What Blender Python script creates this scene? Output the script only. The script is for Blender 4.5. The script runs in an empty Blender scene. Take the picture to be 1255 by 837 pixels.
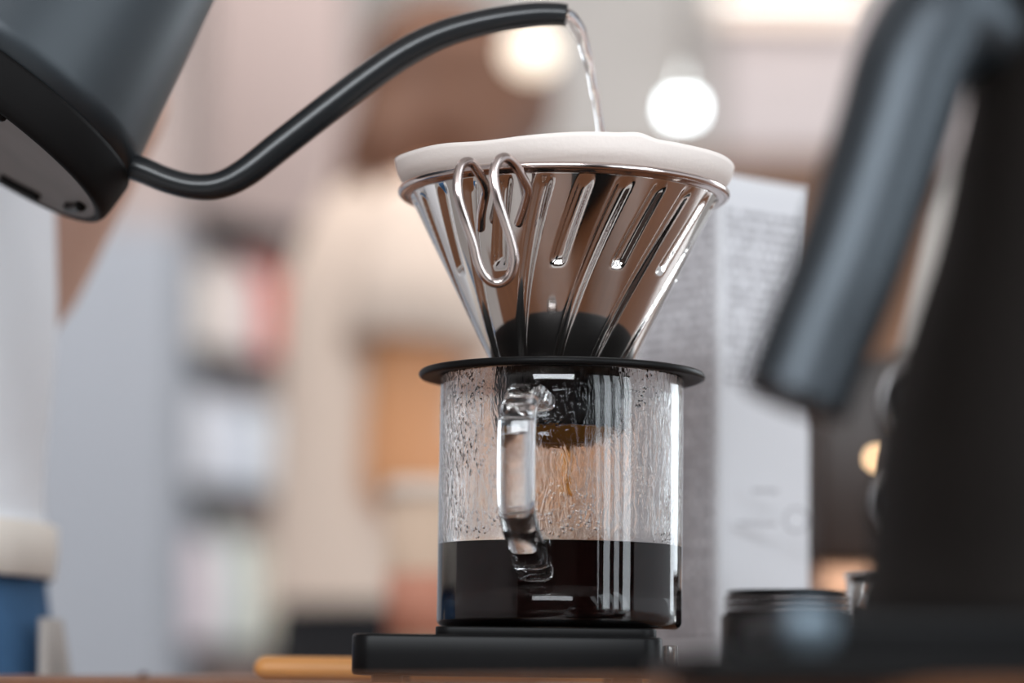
import bpy, bmesh, math, random
from mathutils import Vector, Matrix, noise
random.seed(7)
PI = math.pi
S = bpy.context.scene
COL = S.collection

# ------------------------------------------------------------------ camera
F_PX, CX, CY = 3500.0, 627.5, 418.5
PITCH = math.atan(432.0 / F_PX)
ROLL = math.radians(0.75)
CAM = Vector((0.0, -1.055, -0.0036))
FW = Vector((0, math.cos(PITCH), math.sin(PITCH)))
R0 = Vector((1, 0, 0))
U0 = Vector((0, -math.sin(PITCH), math.cos(PITCH)))
RT = R0 * math.cos(ROLL) + U0 * math.sin(ROLL)
UP = U0 * math.cos(ROLL) - R0 * math.sin(ROLL)
cam_d = bpy.data.cameras.new('camera')
cam = bpy.data.objects.new('camera', cam_d)
COL.objects.link(cam)
M = Matrix((RT, UP, -FW)).transposed().to_4x4()
M.translation = CAM
cam.matrix_world = M
cam_d.sensor_width = 36.0
cam_d.lens = F_PX / 1255.0 * 36.0
cam_d.clip_start = 0.02
cam_d.dof.use_dof = True
cam_d.dof.focus_distance = 1.022
cam_d.dof.aperture_fstop = cam_d.lens / 27.0
S.camera = cam

# ------------------------------------------------------------------ world, lights, exposure
S.view_settings.view_transform = 'Standard'
S.view_settings.look = 'None'
S.view_settings.gamma = 1.0
S.view_settings.use_curve_mapping = False
S.view_settings.exposure = -0.10
S.cycles.use_denoising = True
S.cycles.max_bounces = 16
S.cycles.transmission_bounces = 14
S.cycles.glossy_bounces = 6
S.cycles.diffuse_bounces = 4
w = bpy.data.worlds.new('daylight')
S.world = w
w.use_nodes = True
bg = w.node_tree.nodes['Background']
bg.inputs[0].default_value = (0.90, 0.94, 1.0, 1)
bg.inputs[1].default_value = 0.75


def area(name, loc, target, sx, sy, power, color):
    d = bpy.data.lights.new(name, 'AREA')
    d.shape = 'RECTANGLE'
    d.size, d.size_y, d.energy, d.color = sx, sy, power, color
    o = bpy.data.objects.new(name, d)
    COL.objects.link(o)
    o.location = loc
    o.rotation_euler = (Vector(target) - Vector(loc)).to_track_quat('-Z', 'Y').to_euler()
    return o


# daylight in the four tall panes of the shop window (right of the camera)
for k, (yy, wd) in enumerate(((-2.02, .40), (-1.40, .30), (-1.02, .24), (-0.66, .22))):
    area('window_daylight', (1.27, yy, 0.55), (0.2, yy, 0.50), wd, 1.5, (17, 26, 20, 30)[k] * wd, (0.86, 0.94, 1.0))
# daylight from the shop front behind the camera
area('shopfront_daylight', (-0.5, -3.3, 1.45), (0, 0, 0.1), 2.4, 0.75, 105, (0.90, 0.95, 1.0))
# daylight from the window in the right wall further back
area('back_window_daylight', (2.35, 2.3, 0.75), (-0.6, 0.6, 0.2), 1.1, 1.5, 26, (0.86, 0.94, 1.0))
# added area fills under the ceiling to brighten the room behind
area('room_fill', (0.3, 2.0, 1.85), (0.3, 3.2, 0.2), 2.4, 1.6, 54, (1.0, 0.94, 0.89))
area('room_fill', (-1.2, 0.9, 1.85), (-1.1, 2.4, 0), 1.0, 1.0, 24, (0.88, 0.94, 1.0))  # added bluish fill onto the left pillar
area('room_fill', (0.4, 4.0, 1.88), (0.4, 5.5, 0.9), 3.0, 0.8, 42, (1.0, 0.96, 0.93))  # added fill that lifts the back wall


# ------------------------------------------------------------------ helpers
def ray(px, py):
    xs, ys = px - CX, py - CY
    return (FW + RT * (xs / F_PX) - UP * (ys / F_PX))


def W(px, py, y):
    """point of the vertical plane at world depth y seen at a pixel"""
    d = ray(px, py)
    return CAM + d * ((y - CAM.y) / d.y)


AX = W(685.3, 772, 0).x            # axis of server and dripper


def zax(py):
    return W(688, py, 0).z


def prin(name, color, rough=0.5, metal=0.0, spec=0.5, trans=0.0, ior=1.45, emit=None, estr=0.0,
         var=0.0, vscale=20.0, bump=0.0, bscale=60.0, stretch=(1, 1, 1), sheen=0.0):
    m = bpy.data.materials.new(name)
    m.use_nodes = True
    nt = m.node_tree
    b = nt.nodes['Principled BSDF']
    b.inputs['Base Color'].default_value = (*color, 1)
    b.inputs['Roughness'].default_value = rough
    b.inputs['Metallic'].default_value = metal
    b.inputs['Specular IOR Level'].default_value = spec
    b.inputs['Transmission Weight'].default_value = trans
    b.inputs['IOR'].default_value = ior
    if sheen:
        b.inputs['Sheen Weight'].default_value = sheen
    if emit:
        b.inputs['Emission Color'].default_value = (*emit, 1)
        b.inputs['Emission Strength'].default_value = estr
    if var or bump:
        tc = nt.nodes.new('ShaderNodeTexCoord')
        mp = nt.nodes.new('ShaderNodeMapping')
        mp.inputs['Scale'].default_value = stretch
        nt.links.new(tc.outputs['Object'], mp.inputs[0])
    if var:
        n = nt.nodes.new('ShaderNodeTexNoise')
        n.inputs['Scale'].default_value = vscale
        n.inputs['Detail'].default_value = 5
        nt.links.new(mp.outputs[0], n.inputs['Vector'])
        mx = nt.nodes.new('ShaderNodeMix')
        mx.data_type = 'RGBA'
        mx.inputs['A'].default_value = (*[c * (1 - var) for c in color], 1)
        mx.inputs['B'].default_value = (*[min(1, c * (1 + var)) for c in color], 1)
        nt.links.new(n.outputs['Fac'], mx.inputs['Factor'])
        nt.links.new(mx.outputs['Result'], b.inputs['Base Color'])
    if bump:
        n2 = nt.nodes.new('ShaderNodeTexNoise')
        n2.inputs['Scale'].default_value = bscale
        n2.inputs['Detail'].default_value = 4
        nt.links.new(mp.outputs[0], n2.inputs['Vector'])
        bp = nt.nodes.new('ShaderNodeBump')
        bp.inputs['Strength'].default_value = bump
        bp.inputs['Distance'].default_value = 0.002
        nt.links.new(n2.outputs['Fac'], bp.inputs['Height'])
        nt.links.new(bp.outputs[0], b.inputs['Normal'])
    return m


def obj(name, bm, mat, parent=None, smooth=True, keep_normals=False):
    if not keep_normals:
        bmesh.ops.recalc_face_normals(bm, faces=bm.faces[:])
    me = bpy.data.meshes.new(name)
    bm.to_mesh(me)
    bm.free()
    if smooth:
        me.polygons.foreach_set('use_smooth', [True] * len(me.polygons))
    if mat:
        me.materials.append(mat)
    o = bpy.data.objects.new(name, me)
    COL.objects.link(o)
    if parent:
        o.parent = parent
    return o


def tag(o, label, cat, group=None):
    o['label'] = label
    o['category'] = cat
    if group:
        o['group'] = group
    return o


def thing(name, label, cat, loc=(0, 0, 0), group=None):
    o = bpy.data.objects.new(name, None)
    COL.objects.link(o)
    o.location = loc
    o.empty_display_size = 0.02
    return tag(o, label, cat, group)


def struct(name, bm, mat, parent=None, smooth=False):
    o = obj(name, bm, mat, parent, smooth)
    if not parent:
        o['kind'] = 'structure'
    return o


def add_box(bm, c, s, bevel=0.0, rot=None, segs=2):
    mtx = Matrix.Translation(Vector(c))
    if rot is not None:
        mtx = mtx @ rot.to_4x4()
    mtx = mtx @ Matrix.Diagonal((*s, 1))
    r = bmesh.ops.create_cube(bm, size=1.0, matrix=mtx)
    if bevel:
        ed = list({e for v in r['verts'] for e in v.link_edges})
        bmesh.ops.bevel(bm, geom=ed, offset=bevel, segments=segs, affect='EDGES', profile=0.5)
    return bm


def box(c, s, bevel=0.0, rot=None, segs=2):
    return add_box(bmesh.new(), c, s, bevel, rot, segs)


def rbox(c, s, r, bevel=0.001, segs=8):
    """slab with vertical corner radius r and softened top and bottom edges"""
    bm = bmesh.new()
    pts = []
    for (ix, iy, a0) in ((1, 1, 0), (-1, 1, 90), (-1, -1, 180), (1, -1, 270)):
        for k in range(segs + 1):
            a = math.radians(a0 + 90 * k / segs)
            pts.append((ix * (s[0] / 2 - r) + r * math.cos(a), iy * (s[1] / 2 - r) + r * math.sin(a)))
    lv = []
    for (f, z) in ((bevel, -s[2] / 2), (bevel * .3, -s[2] / 2 + bevel * .3), (0, -s[2] / 2 + bevel),
                   (0, s[2] / 2 - bevel), (bevel * .3, s[2] / 2 - bevel * .3), (bevel, s[2] / 2)):
        ring = []
        for (x, y) in pts:
            l = math.hypot(x, y)
            ring.append(bm.verts.new((c[0] + x * (1 - f / l), c[1] + y * (1 - f / l), c[2] + z)))
        lv.append(ring)
    n = len(pts)
    for a, b in zip(lv, lv[1:]):
        for i in range(n):
            bm.faces.new((a[i], a[(i + 1) % n], b[(i + 1) % n], b[i]))
    bm.faces.new(lv[0][::-1])
    bm.faces.new(lv[-1])
    return bm


def add_lathe(bm, prof, segs=64, center=(0, 0), closed=False):
    """prof: list of (r, z); r=0 ends become poles"""
    rings = []
    for (r, z) in prof:
        if r < 1e-7:
            rings.append([bm.verts.new((center[0], center[1], z))])
        else:
            rings.append([bm.verts.new((center[0] + r * math.cos(2 * PI * i / segs),
                                        center[1] + r * math.sin(2 * PI * i / segs), z)) for i in range(segs)])
    prs = list(zip(rings, rings[1:]))
    if closed:
        prs.append((rings[-1], rings[0]))
    for a, b in prs:
        for i in range(segs):
            j = (i + 1) % segs
            if len(a) == 1 and len(b) == 1:
                continue
            if len(a) == 1:
                bm.faces.new((a[0], b[i], b[j]))
            elif len(b) == 1:
                bm.faces.new((a[i], a[j], b[0]))
            else:
                bm.faces.new((a[i], a[j], b[j], b[i]))
    return bm


def lathe(prof, segs=64, center=(0, 0), closed=False):
    return add_lathe(bmesh.new(), prof, segs, center, closed)


def catmull(pts, n):
    """resample a list of equal-length tuples through a Catmull-Rom spline"""
    out = []
    P = [pts[0]] + list(pts) + [pts[-1]]
    for i in range(1, len(P) - 2):
        for k in range(n):
            t = k / n
            out.append(tuple(0.5 * ((2 * b) + (-a + c) * t + (2 * a - 5 * b + 4 * c - d) * t * t +
                                    (-a + 3 * b - 3 * c + d) * t ** 3)
                             for a, b, c, d in zip(P[i - 1], P[i], P[i + 1], P[i + 2])))
    out.append(tuple(pts[-1]))
    return out


def add_tube(bm, path, radii, segs=16, side=None, sec=None, cap=True, roundcap=False):
    """sweep; radii a number or list; sec: (width, thickness) half sizes of a superellipse with fixed side"""
    path = [Vector(p[:3]) for p in path]
    n = len(path)
    if not hasattr(radii, '__len__'):
        radii = [radii] * n
    rings = []
    nrm = None
    for i in range(n):
        t = (path[min(i + 1, n - 1)] - path[max(i - 1, 0)]).normalized()
        if side is not None:
            u = (side - t * side.dot(t)).normalized()
        else:
            if nrm is None:
                nrm = t.orthogonal().normalized()
            nrm = (nrm - t * nrm.dot(t)).normalized()
            u = nrm
        v = t.cross(u)
        ring = []
        for k in range(segs):
            a = 2 * PI * k / segs
            c, s = math.cos(a), math.sin(a)
            if sec:
                e = 0.62
                c = math.copysign(abs(c) ** e, c) * sec[0]
                s = math.copysign(abs(s) ** e, s) * sec[1]
                ring.append(bm.verts.new(path[i] + u * c + v * s))
            else:
                ring.append(bm.verts.new(path[i] + (u * c + v * s) * radii[i]))
        rings.append(ring)
    for a, b in zip(rings, rings[1:]):
        for k in range(segs):
            bm.faces.new((a[k], a[(k + 1) % segs], b[(k + 1) % segs], b[k]))
    if cap:
        for ring, sgn, i in ((rings[0], -1, 0), (rings[-1], 1, n - 1)):
            if roundcap:
                t = (path[1] - path[0]).normalized() * -1 if i == 0 else (path[-1] - path[-2]).normalized()
                c = path[i]
                prev = ring
                for q in (0.35, 0.7, 0.92):
                    nr = [bm.verts.new(c + (v.co - c) * math.sqrt(1 - q * q) + t * radii[i] * q) for v in ring]
                    for k in range(segs):
                        bm.faces.new((prev[k], prev[(k + 1) % segs], nr[(k + 1) % segs], nr[k]))
                    prev = nr
                tip = bm.verts.new(c + t * radii[i])
                for k in range(segs):
                    bm.faces.new((prev[k], prev[(k + 1) % segs], tip))
            else:
                bm.faces.new(ring)
    return bm


def tube(*a, **k):
    return add_tube(bmesh.new(), *a, **k)


def add_ball(bm, c, r, rot=None, u=20, v=14):
    if not hasattr(r, '__len__'):
        r = (r, r, r)
    mtx = Matrix.Translation(Vector(c))
    if rot is not None:
        mtx = mtx @ rot.to_4x4()
    bmesh.ops.create_uvsphere(bm, u_segments=u, v_segments=v, radius=1.0, matrix=mtx @ Matrix.Diagonal((*r, 1)))
    return bm


def limb(bm, pts, segs=16):
    """tapered rounded chain: pts = [(Vector, radius), ...]"""
    for (a, ra), (b, rb) in zip(pts, pts[1:]):
        a, b = Vector(a), Vector(b)
        add_tube(bm, [a.lerp(b, k / 4) for k in range(5)], [ra + (rb - ra) * k / 4 for k in range(5)], segs, cap=True)
    for (a, ra) in pts:
        add_ball(bm, a, ra, u=segs, v=10)


def remesh(o, voxel, smooth=4):
    md = o.modifiers.new('merge', 'REMESH')
    md.mode = 'VOXEL'
    md.voxel_size = voxel
    md.use_smooth_shade = True
    if smooth:
        sm = o.modifiers.new('soften', 'SMOOTH')
        sm.factor = 0.5
        sm.iterations = smooth
    return o


# ------------------------------------------------------------------ materials
M_wood = prin('counter wood', (0.20, 0.082, 0.036), 0.32, spec=0.5, var=0.45, vscale=14, bump=0.25, bscale=40, stretch=(1, 9, 9))
M_black = prin('black plastic', (0.005, 0.005, 0.0054), 0.34, spec=0.16)
M_black_matte = prin('black rubber', (0.006, 0.0058, 0.006), 0.42, spec=0.16, bump=0.03, bscale=900)
M_coat = prin('matte black coated steel', (0.030, 0.038, 0.045), 0.50, metal=0.7, bump=0.02, bscale=1500)
M_coat.node_tree.nodes['Principled BSDF'].inputs['Coat Weight'].default_value = 0.5
M_coat.node_tree.nodes['Principled BSDF'].inputs['Coat Roughness'].default_value = 0.38
M_coat2 = prin('satin black coated tube', (0.012, 0.0135, 0.015), 0.27, spec=0.5, bump=0.02, bscale=900)
M_band = prin('black kettle band', (0.006, 0.0055, 0.0055), 0.6, spec=0.12)
M_bottom = prin('scuffed grey kettle bottom', (0.20, 0.185, 0.18), 0.65, spec=0.2, var=0.22, vscale=26, bump=0.1, bscale=50)
M_steel = prin('polished steel', (0.72, 0.68, 0.65), 0.07, metal=1.0)
M_wire = prin('steel wire', (0.66, 0.57, 0.54), 0.16, metal=1.0)
M_glass = prin('clear glass', (1, 1, 1), 0.0, trans=1.0, ior=1.47)
M_coffee = prin('black coffee', (0.010, 0.0032, 0.0026), 0.03, ior=1.33, spec=0.4)
M_amber = prin('amber coffee', (0.80, 0.34, 0.04), 0.05, trans=0.85, ior=1.33)
M_water = prin('water', (1, 1, 1), 0.0, trans=1.0, ior=1.33)
M_paper = prin('filter paper', (0.91, 0.83, 0.775), 0.9, spec=0.1, var=0.03, vscale=60, bump=0.08, bscale=700)
M_card = prin('white card', (0.72, 0.72, 0.74), 0.6)
M_skin = prin('skin', (0.70, 0.45, 0.35), 0.5, var=0.06, vscale=14)
M_skin2 = prin('tan skin', (0.62, 0.29, 0.13), 0.5)
M_hair = prin('brown hair', (0.12, 0.050, 0.025), 0.55, bump=0.4, bscale=40, stretch=(5, 5, 1))
M_shirt = prin('white cotton', (0.86, 0.87, 0.90), 0.9, spec=0.1, var=0.05, vscale=22, bump=0.5, bscale=60)
M_hem = prin('cream hem cotton', (0.86, 0.79, 0.71), 0.9, spec=0.1, var=0.08, vscale=30, bump=0.3, bscale=200)
M_denim = prin('blue denim', (0.06, 0.14, 0.27), 0.85, spec=0.15, var=0.95, vscale=16, bump=0.3, bscale=300)
M_beige = prin('beige cotton', (0.78, 0.64, 0.54), 0.9, spec=0.1, var=0.05, vscale=6)
M_trouser = prin('black cotton', (0.012, 0.012, 0.014), 0.9)
M_brown = prin('brown cabinet wood', (0.20, 0.095, 0.048), 0.45, var=0.3, vscale=8, stretch=(1, 1, 8))
M_dkbrown = prin('dark brown enamel', (0.035, 0.022, 0.017), 0.45)
M_chrome = prin('chrome', (0.8, 0.78, 0.75), 0.12, metal=1.0)
M_honey = prin('honey wood', (0.62, 0.28, 0.085), 0.45, var=0.25, vscale=30, stretch=(1, 8, 8))
M_wallgrey = prin('grey white paint', (0.60, 0.59, 0.575), 0.9, var=0.02)
M_eye = prin('dark eye', (0.02, 0.014, 0.01), 0.2)
M_lip = prin('lip', (0.45, 0.17, 0.13), 0.5)

# ------------------------------------------------------------------ the setting
FLOOR = -0.92
struct('floor', box((0, 1.2, FLOOR - 0.05), (9, 10.5, 0.1)), prin('floor boards', (0.52, 0.49, 0.47), 0.5, var=0.15, vscale=3, stretch=(8, 1, 1)))
struct('ceiling', box((-0.3, 1.2, 1.95), (8.4, 10.5, 0.1)), prin('ceiling paint', (0.62, 0.58, 0.56), 0.9))
struct('wall_back', box((0.6, 5.55, 0.5), (8.2, 0.1, 2.9)), M_wallgrey)


def two_tone(name, low, high, z0, z1):
    m = prin(name, low, 0.9)
    nt = m.node_tree
    b = nt.nodes['Principled BSDF']
    tc = nt.nodes.new('ShaderNodeTexCoord')
    sx = nt.nodes.new('ShaderNodeSeparateXYZ')
    mr = nt.nodes.new('ShaderNodeMapRange')
    mr.inputs['From Min'].default_value = z0
    mr.inputs['From Max'].default_value = z1
    mx = nt.nodes.new('ShaderNodeMix')
    mx.data_type = 'RGBA'
    mx.inputs['A'].default_value = (*low, 1)
    mx.inputs['B'].default_value = (*high, 1)
    nt.links.new(tc.outputs['Object'], sx.inputs[0])
    nt.links.new(sx.outputs['Z'], mr.inputs['Value'])
    nt.links.new(mr.outputs[0], mx.inputs['Factor'])
    nt.links.new(mx.outputs['Result'], b.inputs['Base Color'])
    return m


# bluish pillar face left, turning pink-grey higher up; pink-grey wall behind the rack
pl = W(212, 400, 2.75)
struct('wall_left', box((pl.x - 0.75, 2.95, 0.49), (1.5, 0.4, 2.82)),
       two_tone('pillar paint, blue-grey below and pink-grey above', (0.375, 0.40, 0.445), (0.43, 0.355, 0.335), 0.60, 0.64))
pr = W(425, 100, 4.6)
struct('wall_side', box((pr.x - 1.2, 4.7, 0.49), (2.4, 0.2, 2.82)), prin('pink-grey paint', (0.44, 0.36, 0.345), 0.9))
# lintel between pillar and side wall, above the rack
a, b = W(190, 60, 3.0), W(420, 60, 4.5)
# pale panel upper right on the back wall
a, b = W(884, 190, 5.4), W(1300, 12, 5.4)
struct('trim_1', box(((a.x + b.x) / 2, 5.42, (a.z + b.z) / 2), (b.x - a.x, 0.12, b.z - a.z)), prin('pale mauve panel', (0.64, 0.59, 0.60), 0.8))
# shop window at the right, outside the frame: mullions round the four panes
wf = prin('dark window frame', (0.02, 0.02, 0.022), 0.4)
win = struct('window_1', box((1.34, -1.3, -0.30), (0.08, 2.6, 0.10)), wf)
for (y0, y1) in ((-2.6, -2.24), (-1.80, -1.57), (-1.23, -1.08), (-0.88, -0.79), (-0.53, -0.45)):
    obj('mullion', box((1.30, (y0 + y1) / 2, 0.55), (0.05, y1 - y0, 1.66)), wf, win, False)
obj('lintel', box((1.34, -1.3, 1.43), (0.08, 2.6, 0.10)), wf, win, False)
struct('wall_right', box((1.40, -1.3, -0.64), (0.2, 2.6, 0.56)), prin('wall paint right', (0.16, 0.11, 0.09), 0.8))
struct('wall_front', box((-0.3, -3.7, 0.49), (5.6, 0.1, 2.82)), prin('wall paint front', (0.075, 0.05, 0.042), 0.8))
struct('wall_far_left', box((-3.1, 0.9, 0.49), (0.1, 9.2, 2.82)), prin('wall paint far left', (0.45, 0.42, 0.42), 0.8))

# ------------------------------------------------------------------ counter
tb = bmesh.new()
outline = [(-0.262, -0.055), (0.108, -0.420), (0.42, -0.725), (0.85, -0.72), (0.95, 0.30), (0.90, 1.0), (-0.176, 1.0), (-0.176, 0.06)]
lo, hi, top = [], [], []
for (x, y) in outline:
    lo.append(tb.verts.new((x, y, -0.038)))
    hi.append(tb.verts.new((x, y, -0.0015)))
    top.append(tb.verts.new((x * 0.997 + 0.0006, y * 0.993 + 0.001, 0.0)))
n = len(outline)
for A_, B_ in ((lo, hi), (hi, top)):
    for i in range(n):
        tb.faces.new((A_[i], A_[(i + 1) % n], B_[(i + 1) % n], B_[i]))
tb.faces.new(lo[::-1])
tb.faces.new(top)
t = thing('counter', 'dark brown wooden counter with its front edge along the bottom of the photo', 'counter', (0.3, 0.3, FLOOR))
o = obj('counter_top', tb, M_wood, t, False)
o.location = (-0.3, -0.3, -FLOOR)
for (x, y) in ((-0.10, 0.0), (0.70, -0.62), (0.82, 0.9), (-0.10, 0.9)):
    obj('leg', box((x - 0.3, y - 0.3, (-0.038) / 2 - FLOOR / 2 - 0.0), (0.06, 0.06, -FLOOR - 0.038), 0.004), M_wood, t, False)

c = W(177, 827, -0.17)
cb = bmesh.new()
bmesh.ops.create_icosphere(cb, subdivisions=1, radius=0.0012, matrix=Matrix.Translation((c.x, -0.172, 0.0008)) @ Matrix.Diagonal((1.2, 1, .9, 1)))
for v in cb.verts:
    v.co += Vector((random.uniform(-1, 1), random.uniform(-1, 1), random.uniform(-.4, .6))) * 0.0003
tag(obj('coffee_crumb', cb, prin('coffee crumb', (0.03, 0.012, 0.006), 0.8), None, False), 'tiny dark coffee crumb on the counter edge at lower left', 'crumb')

# ------------------------------------------------------------------ coffee scale
SF = -0.060                                       # front face of the scale
sl, sr = W(430, 800, SF).x, W(813, 800, SF).x
z_sc = W(620, 780, SF).z
z_pl = zax(772.5)
t = thing('coffee_scale', 'flat black coffee scale under the glass server', 'scale', ((sl + sr) / 2, SF + 0.055, 0))
obj('body', rbox((0, 0, (z_sc + 0.002) / 2 + 0.0005), (sr - sl, 0.11, z_sc - 0.002), 0.007, 0.0012), M_black, t)
pa, pb = W(533, 775, SF + 0.012).x, W(806, 775, SF + 0.012).x
obj('weighing_plate', rbox(((pa + pb) / 2 - t.location.x, 0.002, (z_sc + z_pl) / 2), (pb - pa, 0.086, z_pl - z_sc), 0.006, 0.0006), M_black_matte, t)
for sx in (-1, 1):
    for sy in (-1, 1):
        obj('foot', lathe([(0, 0), (0.0055, 0), (0.0055, 0.003), (0, 0.003)], 20, (sx * 0.042, sy * 0.042)), M_black_matte, t)
ca, cb_ = W(815, 800, SF + 0.02), W(831, 800, SF + 0.02)
obj('clear_side_cap', rbox(((ca.x + cb_.x) / 2 - t.location.x, -0.02, 0.0078), (cb_.x - ca.x, 0.03, 0.0128), 0.0018, 0.0005),
    prin('clear plastic', (0.75, 0.72, 0.70), 0.08, trans=0.9), t)

# ------------------------------------------------------------------ glass server
z0 = z_pl + 0.0002
RG = 0.0451
z_top = zax(462)
z_cof = zax(669)
gw, gb = 0.0021, 0.0030
prof = [(0, z0 + 0.0006), (RG - 0.010, z0 + 0.0006), (RG - 0.006, z0), (RG - 0.003, z0 + 0.0002)]
for k in range(1, 7):
    a = PI / 2 * k / 6
    prof.append((RG - 0.003 + 0.003 * math.sin(a), z0 + 0.0032 - 0.003 * math.cos(a)))
for k in range(1, 13):
    prof.append((RG, z0 + 0.0032 + (z_top - 0.0012 - z0 - 0.0032) * k / 12))
prof += [(RG - 0.0004, z_top - 0.0003), (RG - gw / 2, z_top), (RG - gw + 0.0004, z_top - 0.0003)]
for k in range(0, 13):
    prof.append((RG - gw, z_top - 0.0012 - (z_top - 0.0012 - z0 - gb - 0.0025) * k / 12))
for k in range(1, 6):
    a = PI / 2 * k / 5
    prof.append((RG - gw - 0.0025 + 0.0025 * math.cos(a), z0 + gb + 0.0025 - 0.0025 * math.sin(a)))
prof.append((0, z0 + gb))

# vessel glass: beads and runs of condensation on the inner wall above the coffee (fine relief)
M_vessel = prin('server glass with condensation', (0.985, 0.99, 0.99), 0.0, trans=1.0, ior=1.47)
nt = M_vessel.node_tree
B = nt.nodes['Principled BSDF']


def nd(tp, **kw):
    n_ = nt.nodes.new(tp)
    for k_, v_ in kw.items():
        n_.inputs[k_].default_value = v_
    return n_


def mth(op, a_, b_=None):
    n_ = nt.nodes.new('ShaderNodeMath')
    n_.operation = op
    for i_, v_ in enumerate((a_, b_)):
        if v_ is None:
            continue
        if isinstance(v_, (int, float)):
            n_.inputs[i_].default_value = v_
        else:
            nt.links.new(v_, n_.inputs[i_])
    return n_.outputs[0]


tc = nt.nodes.new('ShaderNodeTexCoord')
sx = nt.nodes.new('ShaderNodeSeparateXYZ')
nt.links.new(tc.outputs['Object'], sx.inputs[0])
rad = mth('SQRT', mth('ADD', mth('MULTIPLY', sx.outputs['X'], sx.outputs['X']), mth('MULTIPLY', sx.outputs['Y'], sx.outputs['Y'])))
inner = mth('LESS_THAN', rad, RG - gw * 0.6)
mr = nd('ShaderNodeMapRange', **{'From Min': z_cof - z0, 'From Max': z_cof - z0 + 0.004})
nt.links.new(sx.outputs['Z'], mr.inputs['Value'])
mp1 = nt.nodes.new('ShaderNodeMapping')
mp1.inputs['Scale'].default_value = (1, 1, 0.30)
nt.links.new(tc.outputs['Object'], mp1.inputs[0])
runs = nd('ShaderNodeTexNoise', Scale=330.0, Detail=3.0, Roughness=0.6, Distortion=1.2)
nt.links.new(mp1.outputs[0], runs.inputs['Vector'])
vor = nd('ShaderNodeTexVoronoi', Scale=560.0, Randomness=1.0)
nt.links.new(tc.outputs['Object'], vor.inputs['Vector'])
drops = mth('MAXIMUM', mth('SUBTRACT', 0.42, vor.outputs['Distance']), 0.0)
patch = nd('ShaderNodeTexNoise', Scale=42.0, Detail=2.0)
nt.links.new(tc.outputs['Object'], patch.inputs['Vector'])
pm = nd('ShaderNodeMapRange', **{'From Min': 0.42, 'From Max': 0.58})
nt.links.new(patch.outputs['Fac'], pm.inputs['Value'])
hgt = mth('ADD', mth('MULTIPLY', runs.outputs['Fac'], 0.55), mth('MULTIPLY', drops, pm.outputs[0]))
hgt = mth('MULTIPLY', mth('MULTIPLY', hgt, inner), mr.outputs[0])
bp = nd('ShaderNodeBump', Strength=0.55, Distance=0.0012)
nt.links.new(hgt, bp.inputs['Height'])
nt.links.new(bp.outputs[0], B.inputs['Normal'])

t = thing('glass_server', 'clear glass coffee server with a glass loop handle, standing on the black scale', 'server', (AX, 0, z0))
for i, (r, z) in enumerate(prof):
    prof[i] = (r, z - z0)
obj('vessel', lathe(prof, 128), M_vessel, t)
# handle, a flat glass loop that comes towards the camera
az = math.radians(-12.0)
hd = Vector((math.sin(az), -math.cos(az), 0))
ht = Vector((math.cos(az), math.sin(az), 0))
zt = W(664, 491, -0.044).z - z0
zg = W(632, 494, -0.078).z - z0
zb1 = W(632, 633, -0.078).z - z0
zb2 = W(650, 700, -0.044).z - z0
pth = [(RG - 0.0002, zt - 0.0005), (0.052, zt), (0.066, zt + 0.0005), (0.0745, zg - 0.0005), (0.0785, zg - 0.004), (0.0800, zg - 0.010),
       (0.0803, (zg + zb1) / 2), (0.0795, zb1 + 0.008), (0.0770, zb1 + 0.001), (0.0710, zb1 - 0.004), (0.060, (zb1 + zb2) / 2 - 0.001),
       (0.051, zb2 + 0.001), (RG - 0.0002, zb2)]
pth = catmull(pth, 6)
obj('handle', tube([hd * r + Vector((0, 0, z)) for r, z in pth], 1, 28, side=ht, sec=(0.0064, 0.0036)), M_glass, t)

# coffee
rc = RG - gw + 0.00018
cp = [(0, z0 + gb - 0.0001), (rc - 0.0025, z0 + gb - 0.0001)]
for k in range(1, 6):
    a = PI / 2 * k / 5
    cp.append((rc - 0.0025 + 0.0025 * math.sin(a), z0 + gb + 0.0024 - 0.0025 * math.cos(a)))
cp += [(rc, z_cof), (rc - 0.0006, z_cof - 0.0006), (rc - 0.002, z_cof - 0.001), (0, z_cof - 0.001)]
o = obj('coffee', lathe(cp, 96), M_coffee)
o.location = (AX, 0, 0)
tag(o, 'black coffee filling the lower third of the glass server', 'coffee')

# ------------------------------------------------------------------ dripper
zc0 = zax(457)                                     # foot of the cone, on the plate
zc1 = zax(243)                                     # rim
rb, rt = 0.0247, 0.0577
t = thing('dripper', 'polished steel cone dripper with spiral grooves and black base plate, on the glass server', 'dripper', (AX, 0, zax(462)))
ZT = t.location.z
H = zc1 - zc0
bm = bmesh.new()
NA, NZ = 480, 64
NR = 12
off0 = math.radians(-7.0)


def cone_r(f, phi):
    """radius of the grooved cone; f 0 at foot, 1 at rim; phi measured from the camera side, + to the right"""
    r = rb + (rt - rb) * f
    d = 0.0
    fd = 1 - f
    tw = math.radians(-29) * (0.75 * fd + 0.25 * fd * fd)
    for kind in (0, 1):
        ph = phi - off0 - tw - (PI / NR if kind else 0)
        ph = (ph + PI / NR) % (2 * PI / NR) - PI / NR
        arc = abs(ph) * r
        hw = 0.0031
        if kind == 0:
            hw = 0.0017 + 0.0018 * f
        g = max(0.0, 1 - (arc / hw) ** 2)
        g = g * g * (3 - 2 * g)
        en = min(1.0, max(0.0, (0.985 - f) / 0.05))
        if kind:
            en *= min(1.0, max(0.0, (f - 0.52) / 0.035))
        else:
            en *= min(1.0, f / 0.05 + 0.4)
        d = max(d, g * en)
    return r - d * 0.0019


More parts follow.
